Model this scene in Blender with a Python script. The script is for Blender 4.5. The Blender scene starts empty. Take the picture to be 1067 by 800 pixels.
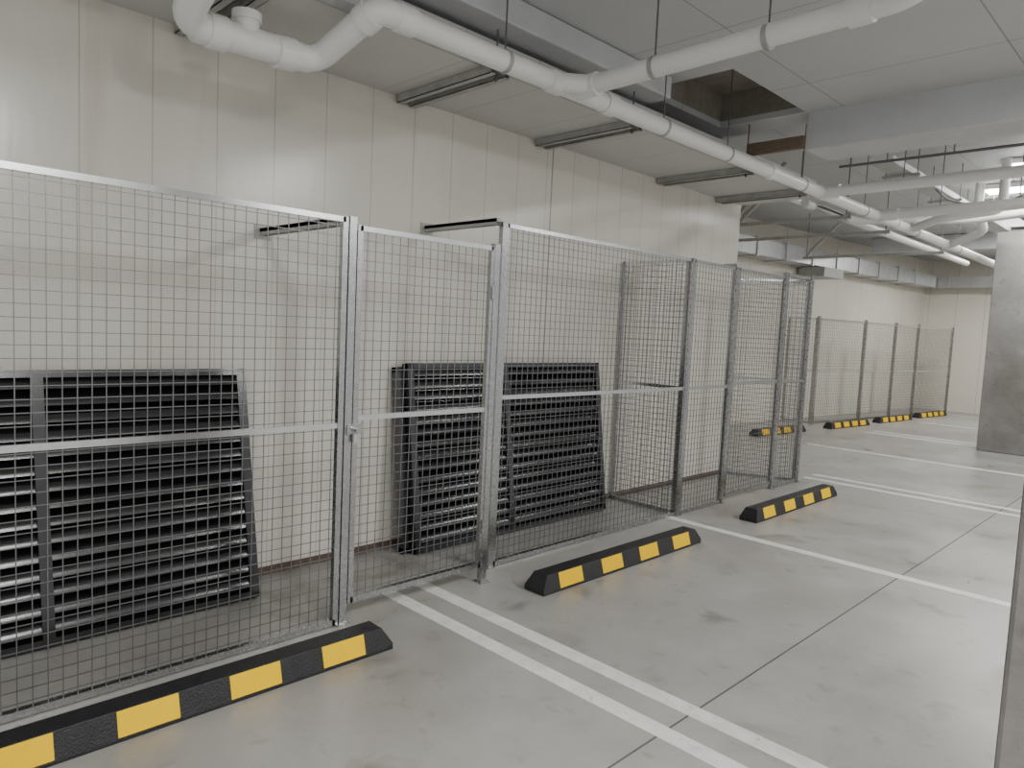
import bpy, bmesh, random
from math import *
from mathutils import Vector, Matrix
random.seed(4)
S=bpy.context.scene
# ---------------------------------------------------------------- materials
def mat(name,col,rough=.6,metal=0,noise=0,nscale=3,bump=0,bscale=40,col2=None,spec=.5,emit=None,estr=0,stretch=None,stain=None,rvar=0):
    m=bpy.data.materials.new(name);m.use_nodes=True;nt=m.node_tree;b=nt.nodes["Principled BSDF"]
    b.inputs["Base Color"].default_value=(*col,1);b.inputs["Roughness"].default_value=rough
    b.inputs["Metallic"].default_value=metal;b.inputs["Specular IOR Level"].default_value=spec
    tc=nt.nodes.new("ShaderNodeTexCoord");out=tc.outputs["Object"]
    if stretch:
        mp=nt.nodes.new("ShaderNodeMapping");mp.inputs["Scale"].default_value=stretch;nt.links.new(out,mp.inputs[0]);out=mp.outputs[0]
    if noise or col2:
        n=nt.nodes.new("ShaderNodeTexNoise");n.inputs["Scale"].default_value=nscale;n.inputs["Detail"].default_value=8;n.inputs["Roughness"].default_value=.65
        nt.links.new(out,n.inputs["Vector"])
        r=nt.nodes.new("ShaderNodeValToRGB");r.color_ramp.elements[0].position=.3;r.color_ramp.elements[1].position=.7
        c2=col2 or tuple(c*(1-noise) for c in col)
        r.color_ramp.elements[0].color=(*c2,1);r.color_ramp.elements[1].color=(*col,1)
        nt.links.new(n.outputs["Fac"],r.inputs[0]);co=r.outputs[0]
        if stain:
            for sc,lo,hi,amt in stain:
                n3=nt.nodes.new("ShaderNodeTexNoise");n3.inputs["Scale"].default_value=sc;n3.inputs["Detail"].default_value=6;n3.inputs["Distortion"].default_value=.6
                nt.links.new(out,n3.inputs["Vector"])
                mr=nt.nodes.new("ShaderNodeMapRange");mr.inputs[1].default_value=lo;mr.inputs[2].default_value=hi;mr.inputs[3].default_value=0;mr.inputs[4].default_value=1
                nt.links.new(n3.outputs["Fac"],mr.inputs[0])
                mx=nt.nodes.new("ShaderNodeMix");mx.data_type='RGBA';mx.blend_type='MULTIPLY';nt.links.new(mr.outputs[0],mx.inputs[0])
                nt.links.new(co,mx.inputs[6]);mx.inputs[7].default_value=(amt,amt*.97,amt*.92,1);co=mx.outputs[2]
        nt.links.new(co,b.inputs["Base Color"])
        if rvar:
            mr=nt.nodes.new("ShaderNodeMapRange");mr.inputs[1].default_value=.3;mr.inputs[2].default_value=.7;mr.inputs[3].default_value=rough-rvar;mr.inputs[4].default_value=rough+rvar
            nt.links.new(n.outputs["Fac"],mr.inputs[0]);nt.links.new(mr.outputs[0],b.inputs["Roughness"])
    if bump:
        n2=nt.nodes.new("ShaderNodeTexNoise");n2.inputs["Scale"].default_value=bscale;n2.inputs["Detail"].default_value=4
        nt.links.new(out,n2.inputs["Vector"])
        bp=nt.nodes.new("ShaderNodeBump");bp.inputs["Strength"].default_value=bump;bp.inputs["Distance"].default_value=.01
        nt.links.new(n2.outputs["Fac"],bp.inputs["Height"]);nt.links.new(bp.outputs[0],b.inputs["Normal"])
    if emit:
        b.inputs["Emission Color"].default_value=(*emit,1);b.inputs["Emission Strength"].default_value=estr
    return m
def seams(m,axis,period,width,dark=.6,offset=0,depth=.4):
    nt=m.node_tree;b=nt.nodes["Principled BSDF"]
    tc=nt.nodes.new("ShaderNodeTexCoord");sx=nt.nodes.new("ShaderNodeSeparateXYZ");nt.links.new(tc.outputs["Object"],sx.inputs[0])
    def M(op,a,bv):
        n=nt.nodes.new("ShaderNodeMath");n.operation=op
        nt.links.new(a,n.inputs[0]);n.inputs[1].default_value=bv;return n.outputs[0]
    v=M('ADD',sx.outputs[axis],100*period-offset);v=M('MODULO',v,period);v=M('LESS_THAN',v,width)
    mx=nt.nodes.new("ShaderNodeMix");mx.data_type='RGBA';mx.blend_type='MULTIPLY'
    nt.links.new(v,mx.inputs[0])
    if b.inputs["Base Color"].is_linked: nt.links.new(b.inputs["Base Color"].links[0].from_socket,mx.inputs[6])
    else: mx.inputs[6].default_value=b.inputs["Base Color"].default_value
    mx.inputs[7].default_value=(dark,dark,dark,1);nt.links.new(mx.outputs[2],b.inputs["Base Color"])
    bp=nt.nodes.new("ShaderNodeBump");bp.inputs["Strength"].default_value=depth;bp.inputs["Distance"].default_value=.01;bp.invert=True
    nt.links.new(v,bp.inputs["Height"])
    if b.inputs["Normal"].is_linked: nt.links.new(b.inputs["Normal"].links[0].from_socket,bp.inputs["Normal"])
    nt.links.new(bp.outputs[0],b.inputs["Normal"])
    return m
WALL=seams(seams(mat("wall_panel_cream",(.755,.725,.65),.22,0,.10,1.2,.16,7,stretch=(1,1,.15),stain=[(2.5,.58,.75,.86)]),1,.33,.006,.70,offset=.29,depth=.3),1,4.31,.014,.45,offset=0)
WALLF=seams(mat("far_wall_cream",(.765,.73,.64),.4,0,.08,1),1,1.1,.012,.7)
WALLB=seams(mat("back_wall_cream",(.765,.73,.645),.4,0,.05,1),0,.6,.012,.7)
FLOOR=mat("floor_concrete",(.415,.405,.382),.36,0,0,1.3,.10,45,col2=(.295,.288,.272),stain=[(.55,.50,.72,.74),(2.4,.60,.72,.66),(9,.60,.80,.72)],rvar=.10)
CEIL=seams(seams(mat("ceiling_panel",(.53,.54,.545),.45,0,.14,.7),1,1.2,.01,.6,offset=.35),0,1.2,.01,.6,offset=.1)
BEAMM=mat("beam_paint",(.56,.57,.58),.5,0,.15,2,.15,10)
CONC=mat("column_concrete",(.25,.243,.23),.7,0,.34,2.0,.3,25,stain=[(1.1,.5,.7,.68),(9,.6,.75,.72)])
CONCD=mat("raw_slab_concrete",(.33,.30,.255),.85,0,.4,5,.3,25)
DUCTW=seams(mat("duct_board",(.59,.59,.57),.5,0,.12,1.2),1,.6,.008,.7,offset=.25)
GALV=mat("galvanised_steel",(.44,.445,.45),.28,.95,.14,40,rvar=.04)
RAIL=mat("galvanised_rail",(.70,.71,.72),.22,.97,.15,30)
WIRE=mat("galvanised_wire",(.24,.245,.25),.4,.75,.2,8)
STRUT=mat("strut_steel",(.48,.48,.46),.5,.25,.3,12)
DUCTS=mat("duct_sheet_metal",(.60,.61,.62),.38,.7,.2,5)
PVC=mat("white_pvc",(.81,.81,.79),.3,0,.06,3)
BLACK=mat("louvre_black_paint",(.016,.016,.018),.22,0,.2,6,spec=1.0)
GAPSHADE=mat("louvre_gap_shade",(.004,.004,.004),.9,spec=.1)  # near-black colour standing in for shade inside the louvre gaps
RUB=mat("black_rubber",(.018,.018,.020),.5,0,.45,14,.4,120)
YEL=mat("yellow_reflective",(.90,.56,.0),.5,0,.08,20,spec=.15)
PAINT=mat("white_line_paint",(.78,.78,.76),.6,0,0,9,col2=(.60,.59,.57),stain=[(30,.6,.7,.8)])
BROWN=mat("base_strip_brown",(.15,.10,.08),.7,0,.5,20)
WOOD=mat("timber",(.22,.165,.115),.7,0,.4,12,stretch=(1,8,8))
RED=mat("red_paint",(.30,.03,.025),.4)
DARK=mat("joint_sealant",(.12,.12,.115),.8,0,.3,10)
ROD=mat("threaded_rod",(.16,.16,.16),.5,.4,.2,50)
LAMPM=mat("lamp_diffuser",(.9,.9,.9),.4,emit=(1,.99,.98),estr=25)
LAMPB=mat("lamp_body",(.8,.8,.8),.5)
# ---------------------------------------------------------------- builder
class B:
    def __init__(s,name,mats):
        s.name=name;s.mats=mats;s.v=[];s.f=[];s.mi=[];s.sm=[]
    def add(s,vs,fs,m,sm=False):
        o=len(s.v);s.v+= [tuple(v) for v in vs]
        for f in fs: s.f.append([i+o for i in f]);s.mi.append(m);s.sm.append(sm)
    def box(s,a,b,m=0):
        x0,y0,z0=[min(p,q) for p,q in zip(a,b)];x1,y1,z1=[max(p,q) for p,q in zip(a,b)]
        vs=[(x0,y0,z0),(x1,y0,z0),(x1,y1,z0),(x0,y1,z0),(x0,y0,z1),(x1,y0,z1),(x1,y1,z1),(x0,y1,z1)]
        s.add(vs,[(0,3,2,1),(4,5,6,7),(0,1,5,4),(1,2,6,5),(2,3,7,6),(3,0,4,7)],m)
    def bar(s,a,b,w,h,m=0,up=(0,0,1)):
        a=Vector(a);b=Vector(b);d=(b-a).normalized();u=Vector(up)
        if abs(d.dot(u))>.95:u=Vector((0,1,0))
        r=d.cross(u).normalized();u=r.cross(d).normalized()
        vs=[]
        for p in (a,b):
            for i,j in((-1,-1),(1,-1),(1,1),(-1,1)): vs.append(p+r*i*w/2+u*j*h/2)
        s.add(vs,[(0,3,2,1),(4,5,6,7),(0,1,5,4),(1,2,6,5),(2,3,7,6),(3,0,4,7)],m)
    def cyl(s,a,b,r,m=0,n=18,r2=None):
        s.sweep([a,b],r,m,n,r2)
    def sweep(s,pts,r,m=0,n=18,r2=None,bend=None):
        P=[Vector(p) for p in pts]
        if bend and len(P)>2:
            Q=[P[0]]
            for i in range(1,len(P)-1):
                d0=(P[i-1]-P[i]).normalized();d1=(P[i+1]-P[i]).normalized()
                a=P[i]+d0*bend;c=P[i]+d1*bend
                for k in range(9):
                    t=k/8;Q.append(a*(1-t)**2+P[i]*2*t*(1-t)+c*t*t)
            Q.append(P[-1]);P=Q
        vs=[];N=len(P)
        d=(P[1]-P[0]).normalized();u=Vector((0,0,1)) if abs(d.z)<.9 else Vector((1,0,0))
        u=(u-d*u.dot(d)).normalized()
        for i,p in enumerate(P):
            d=(P[min(i+1,N-1)]-P[max(i-1,0)]).normalized()
            u=(u-d*u.dot(d)).normalized();w=d.cross(u)
            rr=r if (r2 is None or i<N-1) else r2
            for k in range(n):
                a=2*pi*k/n;vs.append(p+(u*cos(a)+w*sin(a))*rr)
        fs=[]
        for i in range(N-1):
            for k in range(n): fs.append((i*n+k,i*n+(k+1)%n,(i+1)*n+(k+1)%n,(i+1)*n+k))
        s.add(vs,fs,m,True)
        s.add(vs[:n],[tuple(reversed(range(n)))],m);s.add(vs[-n:],[tuple(range(n))],m)
    def done(s,bevel=0):
        me=bpy.data.meshes.new(s.name);me.from_pydata(s.v,[],s.f)
        for m in s.mats: me.materials.append(m)
        for p,i,k in zip(me.polygons,s.mi,s.sm): p.material_index=i;p.use_smooth=k
        me.update();o=bpy.data.objects.new(s.name,me);S.collection.objects.link(o)
        if bevel:
            md=o.modifiers.new("bevel",'BEVEL');md.width=bevel;md.segments=2;md.limit_method='ANGLE'
        return o
# ---------------------------------------------------------------- room shell
WX=-3.98
b=B("floor",[FLOOR]);b.box((-8,-4,-.2),(6,21,0));b.done()
b=B("wall_left",[WALL]);b.box((WX-.2,-4,0),(WX,7.45,3.4));b.done()
b=B("wall_return",[WALLB]);b.box((-7.2,7.25,0),(WX-.2,7.45,3.7));b.done()
b=B("wall_left_far",[WALLF])
b.add([(-6.65,7.45,0),(-5.5,20,0),(-5.7,20,0),(-6.85,7.45,0),(-6.65,7.45,3.7),(-5.5,20,3.7),(-5.7,20,3.7),(-6.85,7.45,3.7)],
 [(0,1,5,4),(1,2,6,5),(2,3,7,6),(3,0,4,7),(4,5,6,7),(3,2,1,0)],0);b.done()
b=B("wall_back",[WALLB]);b.box((-5.7,20,0),(6,20.2,3.7));b.done()
b=B("baseboard_left",[BROWN]);b.box((WX,-4,0),(WX+.02,7.45,.045));b.done()
b=B("ceiling",[CEIL,CONCD])
hx0,hx1,hy0,hy1=-3.34,-2.58,4.58,5.78;zc=3.4;zh=3.68
b.box((-4.3,-4,zc),(6,hy0,zc+.05));b.box((-4.3,hy0,zc),(hx0,hy1,zc+.05));b.box((hx1,hy0,zc),(6,hy1,zc+.05));b.box((-4.3,hy1,zc),(6,6.1,zc+.05))
b.box((hx0-.03,hy0-.03,zh),(hx1+.03,hy1+.03,zh+.05),1)
b.box((hx0-.03,hy0,zc+.05),(hx0,hy1,zh),1);b.box((hx1,hy0,zc+.05),(hx1+.03,hy1,zh),1)
b.box((hx0,hy0-.03,zc+.05),(hx1,hy0,zh),1);b.box((hx0,hy1,zc+.05),(hx1,hy1+.03,zh),1)
b.box((-7.2,6.1,3.7),(6,20.2,3.8),0)
b.done()
b=B("ceiling_beam",[BEAMM]);b.box((-2.58,5.82,3.1),(6,6.25,3.69));b.done(.01)
b=B("ceiling_beam",[BEAMM]);b.box((-3.42,-4,3.24),(-2.98,4.45,3.395));b.done(.01)
b=B("ceiling_beam",[BEAMM]);b.box((-2.75,12.7,3.38),(6,13.6,3.69));b.done(.01)
b=B("ceiling_beam",[BEAMM]);b.box((-5.3,15.4,3.4),(6,15.8,3.69));b.done(.01)
b=B("timber_batten",[WOOD]);b.box((-3.08,5.79,3.12),(-2.59,5.83,3.22));b.done()
b=B("floor_joint",[DARK]);b.box((-1.43,-4,0),(-1.422,12.7,.0012));b.done()
def line(y0,y1,x0=-3.25,x1=3.0):
    b=B("parking_line",[PAINT]);b.box((x0,y0,0),(x1,y1,.002));b.done()
for y in (2.30,2.53,5.15,8.05,8.32,10.75,13.25,13.6,16.2,18.9): line(y,y+.09,-3.3 if y<9 else -4.4,-.3 if y<2.5 else (3 if y<13 or y>14 else -2.7))
b=B("concrete_column",[CONC]);b.box((-2.62,12.8,0),(-1.3,13.5,3.37));b.done(.015)
b=B("concrete_column",[CONC]);b.box((-.295,1.9,0),(.3,2.5,3.39));b.done(.012)
# ---------------------------------------------------------------- storage cages
def panel(b,p,q,z0,z1,fw=.03,mesh=.05,mid=True,wr=.0017):
    p=Vector((*p,0));q=Vector((*q,0));d=(q-p);L=d.length;d.normalize();n=Vector((-d.y,d.x,0))
    P=lambda t,z:p+d*t+Vector((0,0,z))
    b.bar(P(0,z0),P(0,z1),fw,fw,0,up=(n));b.bar(P(L,z0),P(L,z1),fw,fw,0,up=n)
    b.bar(P(0,z0+fw/2),P(L,z0+fw/2),fw,fw);b.bar(P(0,z1-fw/2),P(L,z1-fw/2),fw,fw*.85,3)
    if mid:
        zm=(z0+z1)/2;b.bar(P(0,zm),P(L,zm),.022,.027,3)
    k=1
    while k*mesh<L:
        b.bar(P(k*mesh,z0),P(k*mesh,z1),wr*2,wr*2,1,up=n);k+=1
    k=1
    while k*mesh<z1-z0:
        b.bar(P(0,z0+k*mesh)+n*wr*2,P(L,z0+k*mesh)+n*wr*2,wr*2,wr*2,1);k+=1
def post(b,x,y,z1,w=.04):
    b.box((x-w/2,y-w/2,0),(x+w/2,y+w/2,z1));b.box((x-w*.9,y-w*.9,0),(x+w*.9,y+w*.9,.006));b.box((x-w/2-.002,y-w/2-.002,z1),(x+w/2+.002,y+w/2+.002,z1+.004))
def arm(b,x0,x1,y,z):
    b.box((x0,y-.02,z-.02),(x1,y+.02,z+.002),2);b.box((x0,y-.02,z-.04),(x1,y-.017,z),2);b.box((x0,y+.017,z-.04),(x1,y+.02,z),2)
    b.box((x0,y-.05,z-.06),(x0+.006,y+.05,z+.02),2)
XA=-3.08;XB=-3.25;CM=[GALV,WIRE,STRUT,RAIL]
b=B("storage_cage",CM)
panel(b,(XA,-.62),(XA,1.87),0.005,2.05);panel(b,(XA,-2.6),(XA,-.66),0.005,2.05)
post(b,XA,1.91,2.05);post(b,XA,-.64,2.05)
panel(b,(XA,1.955),(XA,2.855),.1,2.02)
post(b,XA,2.885,2.03)
for z in (.35,1.75): b.cyl((XA+.02,2.86,z-.04),(XA+.02,2.86,z+.04),.01,0,10)
b.box((XA+.015,1.90,.98),(XA+.03,1.99,1.03),0);b.cyl((XA+.03,1.945,1.005),(XA+.06,1.945,1.005),.012,0,12)
b.box((XA+.03,1.93,.94),(XA+.045,1.965,.985),2)
arm(b,WX+.002,XA,1.88,2.05)
b.done()
b=B("storage_cage",CM)
panel(b,(XB,3.13),(XB,5.30),.005,2.2)
panel(b,(XB,5.35),(XB,6.06),.005,2.2);post(b,XB,3.10,2.2,.036);post(b,XB,5.325,2.2);post(b,XB,6.085,2.2)
panel(b,(WX+.03,5.325),(XB-.03,5.325),.005,2.2)
panel(b,(XB,6.12),(XB,7.09),.06,2.2);post(b,XB,7.12,2.24)
panel(b,(XB,7.15),(XB,7.72),.005,2.24);post(b,XB,7.75,2.26)
panel(b,(WX+.03,7.42),(XB-.03,7.73),.005,2.22)
arm(b,WX+.002,XB,3.06,2.22)
b.box((XB-.12,6.05,2.2),(XB+.02,6.12,2.23),2)
b.done()
b=B("storage_cage",CM)
F0=Vector((-5.42,13.4));F1=Vector((-4.60,19.1));dd=(F1-F0)
ts=[0,.30,.52,.70,1.0]
for i in range(4):
    p=F0+dd*(ts[i]+.004);q=F0+dd*(ts[i+1]-.004);panel(b,p,q,.02,2.0,mesh=.06,fw=.04)
for t in ts:
    p=F0+dd*t;post(b,p.x,p.y,2.03,.05)
panel(b,(-6.0,13.45),(-5.46,13.4),.02,2.0,mesh=.06)
b.done()
# ---------------------------------------------------------------- louvre panels (leaning)
def louvre(y0,y1,xb,xt,H,muls,n=16):
    b=B("louvre_panel",[BLACK,GAPSHADE])
    zz=sqrt(H*H-(xt-xb)**2);up=Vector((xt-xb,0,zz)).normalized();yv=Vector((0,1,0));nn=yv.cross(up)
    if nn.x<0: nn=-nn
    O=Vector((xb,y0,.004));L=y1-y0
    def P(u,v,w=0): return O+yv*u+up*v+nn*w
    def bx(u0,u1,v0,v1,w0,w1,m=0):
        vs=[P(u,v,w) for w in (w0,w1) for u,v in((u0,v0),(u1,v0),(u1,v1),(u0,v1))]
        b.add(vs,[(0,3,2,1),(4,5,6,7),(0,1,5,4),(1,2,6,5),(2,3,7,6),(3,0,4,7)],m)
    fw=.05;D=.06
    bx(0,L,0,fw*.7,0,D);bx(0,L,H-fw*.7,H,0,D);bx(0,fw,0,H,0,D);bx(L-fw,L,0,H,0,D)
    for m in muls: bx(m-fw*.5,m+fw*.5,0,H,0,D+.003)
    st=(H-fw*1.4)/n
    for k in range(n):
        v=fw*.7+st*k
        # broad solid slat: gently raked face (shallow S-curve) over a gap with its shade painted near-black
        prof=[(v+st*1.0,.012),(v+st*.96,.030),(v+st*.88,.040),(v+st*.76,.046),(v+st*.62,.0505),(v+st*.48,.0535),(v+st*.36,.055),(v+st*.35,.0)]
        vs=[P(u,vv,w) for (vv,w) in prof for u in (fw,L-fw)]
        b.add(vs[:14],[(2*j,2*j+1,2*j+3,2*j+2) for j in range(6)],0,True)
        b.add(vs[12:],[(0,1,3,2)],1)
    bx(fw,L-fw,fw*.7,H-fw*.7,-.002,0,1)  # back sheet painted near-black as the shade behind the slats
    b.done()
louvre(-.75,1.74,-3.69,-3.925,1.26,[1.50],15)
louvre(2.86,4.92,-3.76,-3.93,1.28,[.92],15)
louvre(2.80,3.75,-3.82,-3.965,1.25,[],15)
# ---------------------------------------------------------------- wheel stops
def wheel_stop(y0,L=1.75,x=-2.755,ang=0):
    b=B("wheel_stop",[RUB,YEL]);wb=.16/2;wt=.105/2;H=.108;e=.05
    def ring(y,k,z): return [(-wb,y,0),(wb,y,0),(wb,y,.012),(wt+ (wb-wt)*(1-k),y,z),(-wt-(wb-wt)*(1-k),y,z),(-wb,y,.012)]
    rs=[(0,0.0,.03),(e,1,H),(L-e,1,H),(L,0.0,.03)];vs=[]
    for y,k,z in rs: vs+=ring(y,k,z)
    fs=[]
    for i in range(3):
        for k in range(6): fs.append((i*6+k,i*6+(k+1)%6,(i+1)*6+(k+1)%6,(i+1)*6+k))
    fs+= [tuple(reversed(range(6))),tuple(range(18,24))]
    b.add(vs,fs,0)
    yl=.215;g=(L-.30-4*yl)/3
    for i in range(4):
        a=.15+i*(yl+g);c=a+yl
        for sgn in (1,-1):
            p0=Vector((sgn*wb,0,.012));p1=Vector((sgn*wt,0,H));dv=p1-p0;n=Vector((sgn*dv.z,0,abs(dv.x))).normalized()*.002
            lo=p0+dv*.05+n;hi=p0+dv*.97+n
            q=[(lo.x,a,lo.z),(lo.x,c,lo.z),(hi.x,c,hi.z),(hi.x,a,hi.z)]
            q2=[(v[0]-n.x*2,v[1],v[2]-n.z*2) for v in q]
            b.add(q+q2,[(0,1,2,3),(7,6,5,4),(0,4,5,1),(1,5,6,2),(2,6,7,3),(3,7,4,0)],1)
    for yy in (.11,L/2,L-.11): b.cyl((0,yy,.05),(0,yy,H+.003),.012,0,10)
    o=b.done(.004);o.location=(x,y0,0);o.rotation_euler=(0,0,ang);return o
for y in (.2,3.01,5.66): wheel_stop(y)
for (x,y) in ((-4.98,13.05),(-4.82,15.1),(-4.68,17.15)): wheel_stop(y,1.5,x,-.10)
wheel_stop(10.75,1.5,-5.25,-.1)
# ---------------------------------------------------------------- services
b=B("fire_rated_duct",[DUCTW,STRUT]);b.box((WX+.002,-4,3.03),(-3.15,7.44,3.20));
b.box((-3.15,-4,3.03),(-3.13,7.44,3.075),1);b.done()
for y in (1.45,2.84,4.16,5.84,6.95):
    b=B("strut_hanger",[STRUT,ROD])
    for dy in (-.05,.05):
        b.box((WX+.02,y+dy-.022,2.975),(-3.06,y+dy+.022,2.980));b.box((WX+.02,y+dy-.022,2.975),(-3.06,y+dy-.018,3.028));b.box((WX+.02,y+dy+.018,2.975),(-3.06,y+dy+.022,3.028))
    b.cyl((-3.095,y,2.95),(-3.095,y,3.4 if not 0<y<4.4 else 3.24),.006,1,8);b.cyl((-3.095,y,2.96),(-3.095,y,2.975),.014,1,6)
    b.done()
R=.058
b=B("drain_pipe",[PVC,STRUT,ROD])
b.cyl((-2.93,1.98,3.0),(-2.93,14.6,3.0),R)
for y in (2.02,3.1,3.62,5.9,7.0,9.2,11.4): b.cyl((-2.93,y,3.0),(-2.93,y+.11,3.0),R+.009)
b.sweep([(-2.93,2.05,3.0),(-2.93,1.92,3.0),(-3.30,1.83,2.83),(-3.30,1.7,2.8)],R+.004,bend=.07)
b.cyl((-3.30,1.78,2.815),(-3.285,1.22,2.79),R+.008)
b.cyl((-3.30,1.70,2.81),(-3.297,1.60,2.80),R+.018);b.cyl((-3.02,1.9,2.955),(-2.96,1.915,2.985),R+.014)
b.cyl((-3.29,1.46,2.80),(-3.29,1.46,2.90),R-.002);b.cyl((-3.29,1.46,2.885),(-3.29,1.46,2.925),R+.008)
b.sweep([(-3.287,1.32,2.795),(-3.28,1.17,2.79),(-2.93,1.19,2.97),(-2.75,1.19,3.22)],R+.008,bend=.12)
b.cyl((-3.287,1.36,2.795),(-3.285,1.28,2.793),R+.018)
b.sweep([(-2.93,3.33,3.0),(-1.05,3.33,3.02),(-.80,3.33,3.25),(-.80,3.33,3.4)],R-.003,bend=.12)
b.cyl((-2.88,3.33,3.0),(-2.74,3.33,3.0),R+.009);b.cyl((-1.32,3.33,3.015),(-1.22,3.33,3.018),R+.009)
b.cyl((-2.93,3.16,3.0),(-2.78,3.33,3.0),R-.003)
for y in (2.75,4.3,5.2,6.6,8.2,10,12):
    zt=3.4 if y<6.1 else 3.7
    if 4.62<y<5.78: zt=zh
    b.cyl((-2.93,y,3.05),(-2.93,y,zt),.005,2,8);b.cyl((-2.93,y-.012,3.0),(-2.93,y+.012,3.0),R+.005,1)
for x in (-2.35,-1.7):
    b.cyl((x,3.33,3.05),(x,3.33,3.4),.005,2,8);b.cyl((x-.012,3.33,3.005),(x+.012,3.33,3.005),R+.004,1)
b.cyl((-2.93,7.05,3.0),(3,7.05,3.05),.05);b.cyl((-2.9,7.05,3.0),(-2.75,7.05,3.0),.062)
b.cyl((-2.93,8.6,3.0),(3,8.6,3.08),.055);b.cyl((-2.9,8.6,3.0),(-2.7,8.6,3.0),.066)
b.sweep([(-3.5,8.2,3.1),(-3.5,9.4,3.1),(-2.3,10.1,3.12),(-1.3,10.1,3.2),(-1.3,10.1,3.6)],.05,bend=.15)
b.sweep([(-2.93,11.5,3.0),(-2.4,11.0,3.1),(-2.4,10.6,3.3),(-2.4,10.6,3.65)],.055,bend=.12)
b.sweep([(-2.93,9.8,3.0),(-2.5,9.4,3.05),(-1.9,9.4,3.1),(-1.9,9.4,3.65)],.05,bend=.10)
b.cyl((-3.5,8,3.1),(-3.5,15,3.1),.05);b.cyl((-3.85,7.6,3.25),(-3.85,14,3.25),.04)
for x,y in ((-2.2,7.05),(-2.3,8.6),(-1.6,8.6)): b.cyl((x,y,3.0),(x,y,3.7),.005,2,8)
b.done()
b=B("cable_tray",[STRUT,ROD])
b.box((-2.62,7.4,3.30),(-2.42,12.6,3.305));b.box((-2.624,7.4,3.30),(-2.62,12.6,3.36));b.box((-2.42,7.4,3.30),(-2.416,12.6,3.36))
for y in (8,9.6,11.2):
    for x in (-2.67,-2.37): b.cyl((x,y,3.26),(x,y,3.7),.005,1,8)
    b.box((-2.7,y-.02,3.27),(-2.34,y+.02,3.298))
b.sweep([(-2.45,8.9,3.31),(-2.38,9.2,3.2),(-2.0,9.5,3.16),(-1.6,9.6,3.35),(-1.5,9.6,3.6)],.012,1,8,bend=.15)
b.sweep([(-2.45,10.2,3.31),(-2.38,10.3,3.2),(-2.1,10.35,3.12),(-1.9,10.4,3.3),(-1.85,10.4,3.6)],.012,1,8,bend=.12)
b.done()
b=B("sprinkler_pipe",[RED,ROD])
b.cyl((-1.9,10.9,3.3),(3,10.9,3.3),.03,1,12);b.sweep([(-1.9,10.9,3.3),(-2.05,10.9,3.3),(-2.05,11.1,3.3),(-2.05,12.5,3.3)],.03,1,bend=.04)
for x,y in ((-1.75,10.9),): b.cyl((x,y,3.22),(x,y,3.38),.045,0,12);b.cyl((x,y,3.15),(x,y,3.22),.015,0,10)
b.done()
b=B("electrical_conduit",[ROD]);b.cyl((-2.6,6.6,3.12),(3,6.6,3.12),.012,0,8)
for x in (-2.5,-1.7): b.cyl((x,6.6,3.12),(x,6.6,3.69),.005,0,8)
b.done()
def W(t,off): return (-6.65+1.15*t+off, 7.45+12.55*t)
def slab(b,t0,t1,o0,o1,z0,z1,m=0):
    q=[W(t0,o0),W(t0,o1),W(t1,o1),W(t1,o0)]
    b.add([(*p,z0) for p in q]+[(*p,z1) for p in q],[(3,2,1,0),(4,5,6,7),(0,1,5,4),(1,2,6,5),(2,3,7,6),(3,0,4,7)],m)
b=B("air_duct",[DUCTS,STRUT])
slab(b,.01,.955,.03,.42,3.0,3.28)
for i in range(12): slab(b,.03+i*.075,.034+i*.075,.02,.445,2.975,3.305,0)
slab(b,.5,.56,.05,.55,2.8,2.98,1)
for i in range(6):
    p=W(.1+i*.15,.46);b.cyl((*p,2.95),(*p,3.7),.006,1,8)
b.done()
b=B("air_duct",[DUCTS,STRUT]);b.box((-5.2,19.5,3.0),(3,19.9,3.25))
for i in range(6): b.box((-4.9+i*.9,19.48,2.98),(-4.86+i*.9,19.92,3.27))
b.done()
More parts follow.
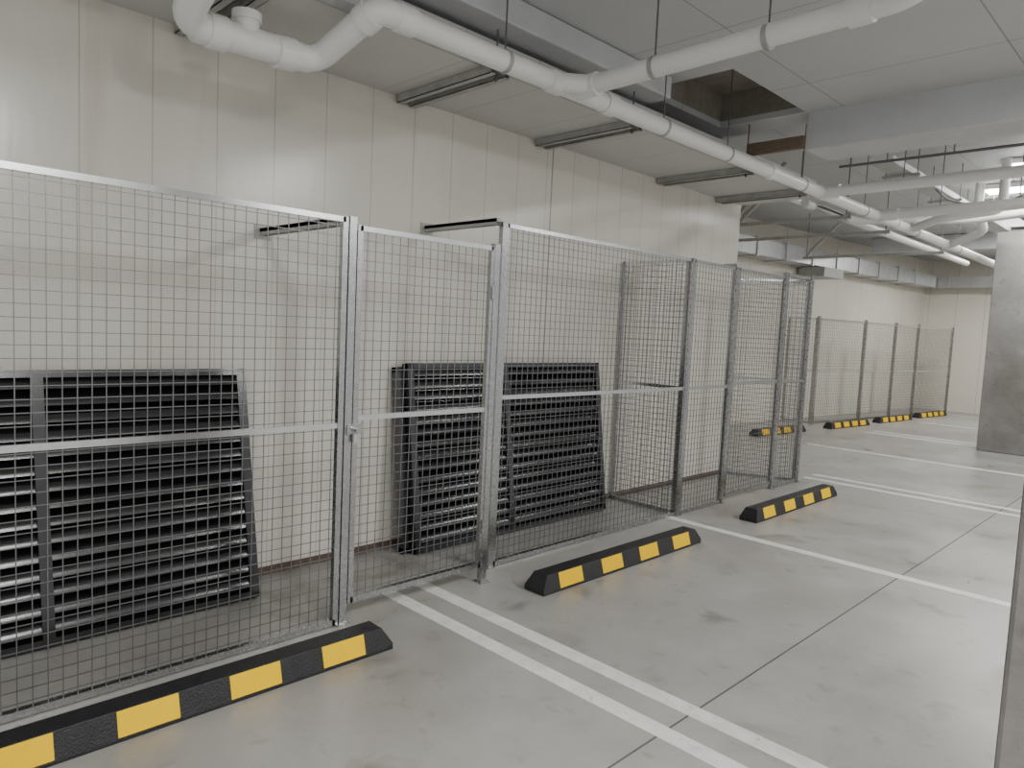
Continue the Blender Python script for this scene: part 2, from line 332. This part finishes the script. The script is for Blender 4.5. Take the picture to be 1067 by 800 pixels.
for (x0,y0,x1,y1) in ((-4.6,8.3,-3.1,8.3),(-5.4,9.6,-3.1,9.6),(-5.2,12,-3.1,12)):
    b=B("strut_hanger",[STRUT,ROD]);b.bar((x0,y0,2.96),(x1,y1,2.96),.04,.04);b.cyl((x0+.05,y0,2.93),(x0+.05,y0,3.7),.006,1,8);b.cyl((x1-.05,y1,2.93),(x1-.05,y1,3.7),.006,1,8)
    b.bar((x0+.05,y0,3.0),(x0+.7,y0,3.65),.04,.04);b.done()
# ---------------------------------------------------------------- lighting
def lamp(x,y,z,L=1.2,pw=55,w=.10):
    b=B("batten_light",[LAMPB,LAMPM])
    b.box((x-L/2,y-w/2,z-.06),(x+L/2,y+w/2,z-.001));b.box((x-L/2+.02,y-w/2+.01,z-.08),(x+L/2-.02,y+w/2-.01,z-.06),1)
    b.done()
    l=bpy.data.lights.new("batten_lamp",'AREA');l.shape='RECTANGLE';l.size=L;l.size_y=.25;l.energy=pw;l.color=(1,.99,.965)
    o=bpy.data.objects.new("batten_lamp",l);S.collection.objects.link(o);o.location=(x,y,z-.1)
for y in (-2.0,1.2,4.4): lamp(1.3,y,3.4,L=2.4,pw=150)
lamp(.8,8,3.7,pw=120,L=2)
lamp(-1.5,9.7,3.69,pw=22,L=1.0,w=.25);lamp(-1.75,11.1,3.69,pw=25,L=1.4,w=.3);lamp(-2.0,12.2,3.69,pw=25,L=1.4,w=.3);lamp(-2.4,14.4,3.69,pw=60,L=1.4,w=.2)
lamp(-3.0,17.2,3.69,pw=110)
w=bpy.data.worlds.new("world");S.world=w;w.use_nodes=True
w.node_tree.nodes["Background"].inputs[0].default_value=(.99,.99,1,1);w.node_tree.nodes["Background"].inputs[1].default_value=.8
# ---------------------------------------------------------------- camera
yaw,pit,rol=radians(45.08),radians(4.523),radians(-2.683)
fw=Vector((-sin(yaw)*cos(pit),cos(yaw)*cos(pit),-sin(pit)));r=Vector((cos(yaw),sin(yaw),0));d=fw.cross(r)
r2=cos(rol)*r+sin(rol)*d;d2=-sin(rol)*r+cos(rol)*d
cam=bpy.data.cameras.new("camera");co=bpy.data.objects.new("camera",cam);S.collection.objects.link(co)
Mx=Matrix((r2,-d2,-fw)).transposed().to_4x4();Mx.translation=Vector((0,0,1.55));co.matrix_world=Mx
cam.sensor_width=36;cam.lens=739.7/1067*36;cam.clip_start=.05
S.camera=co
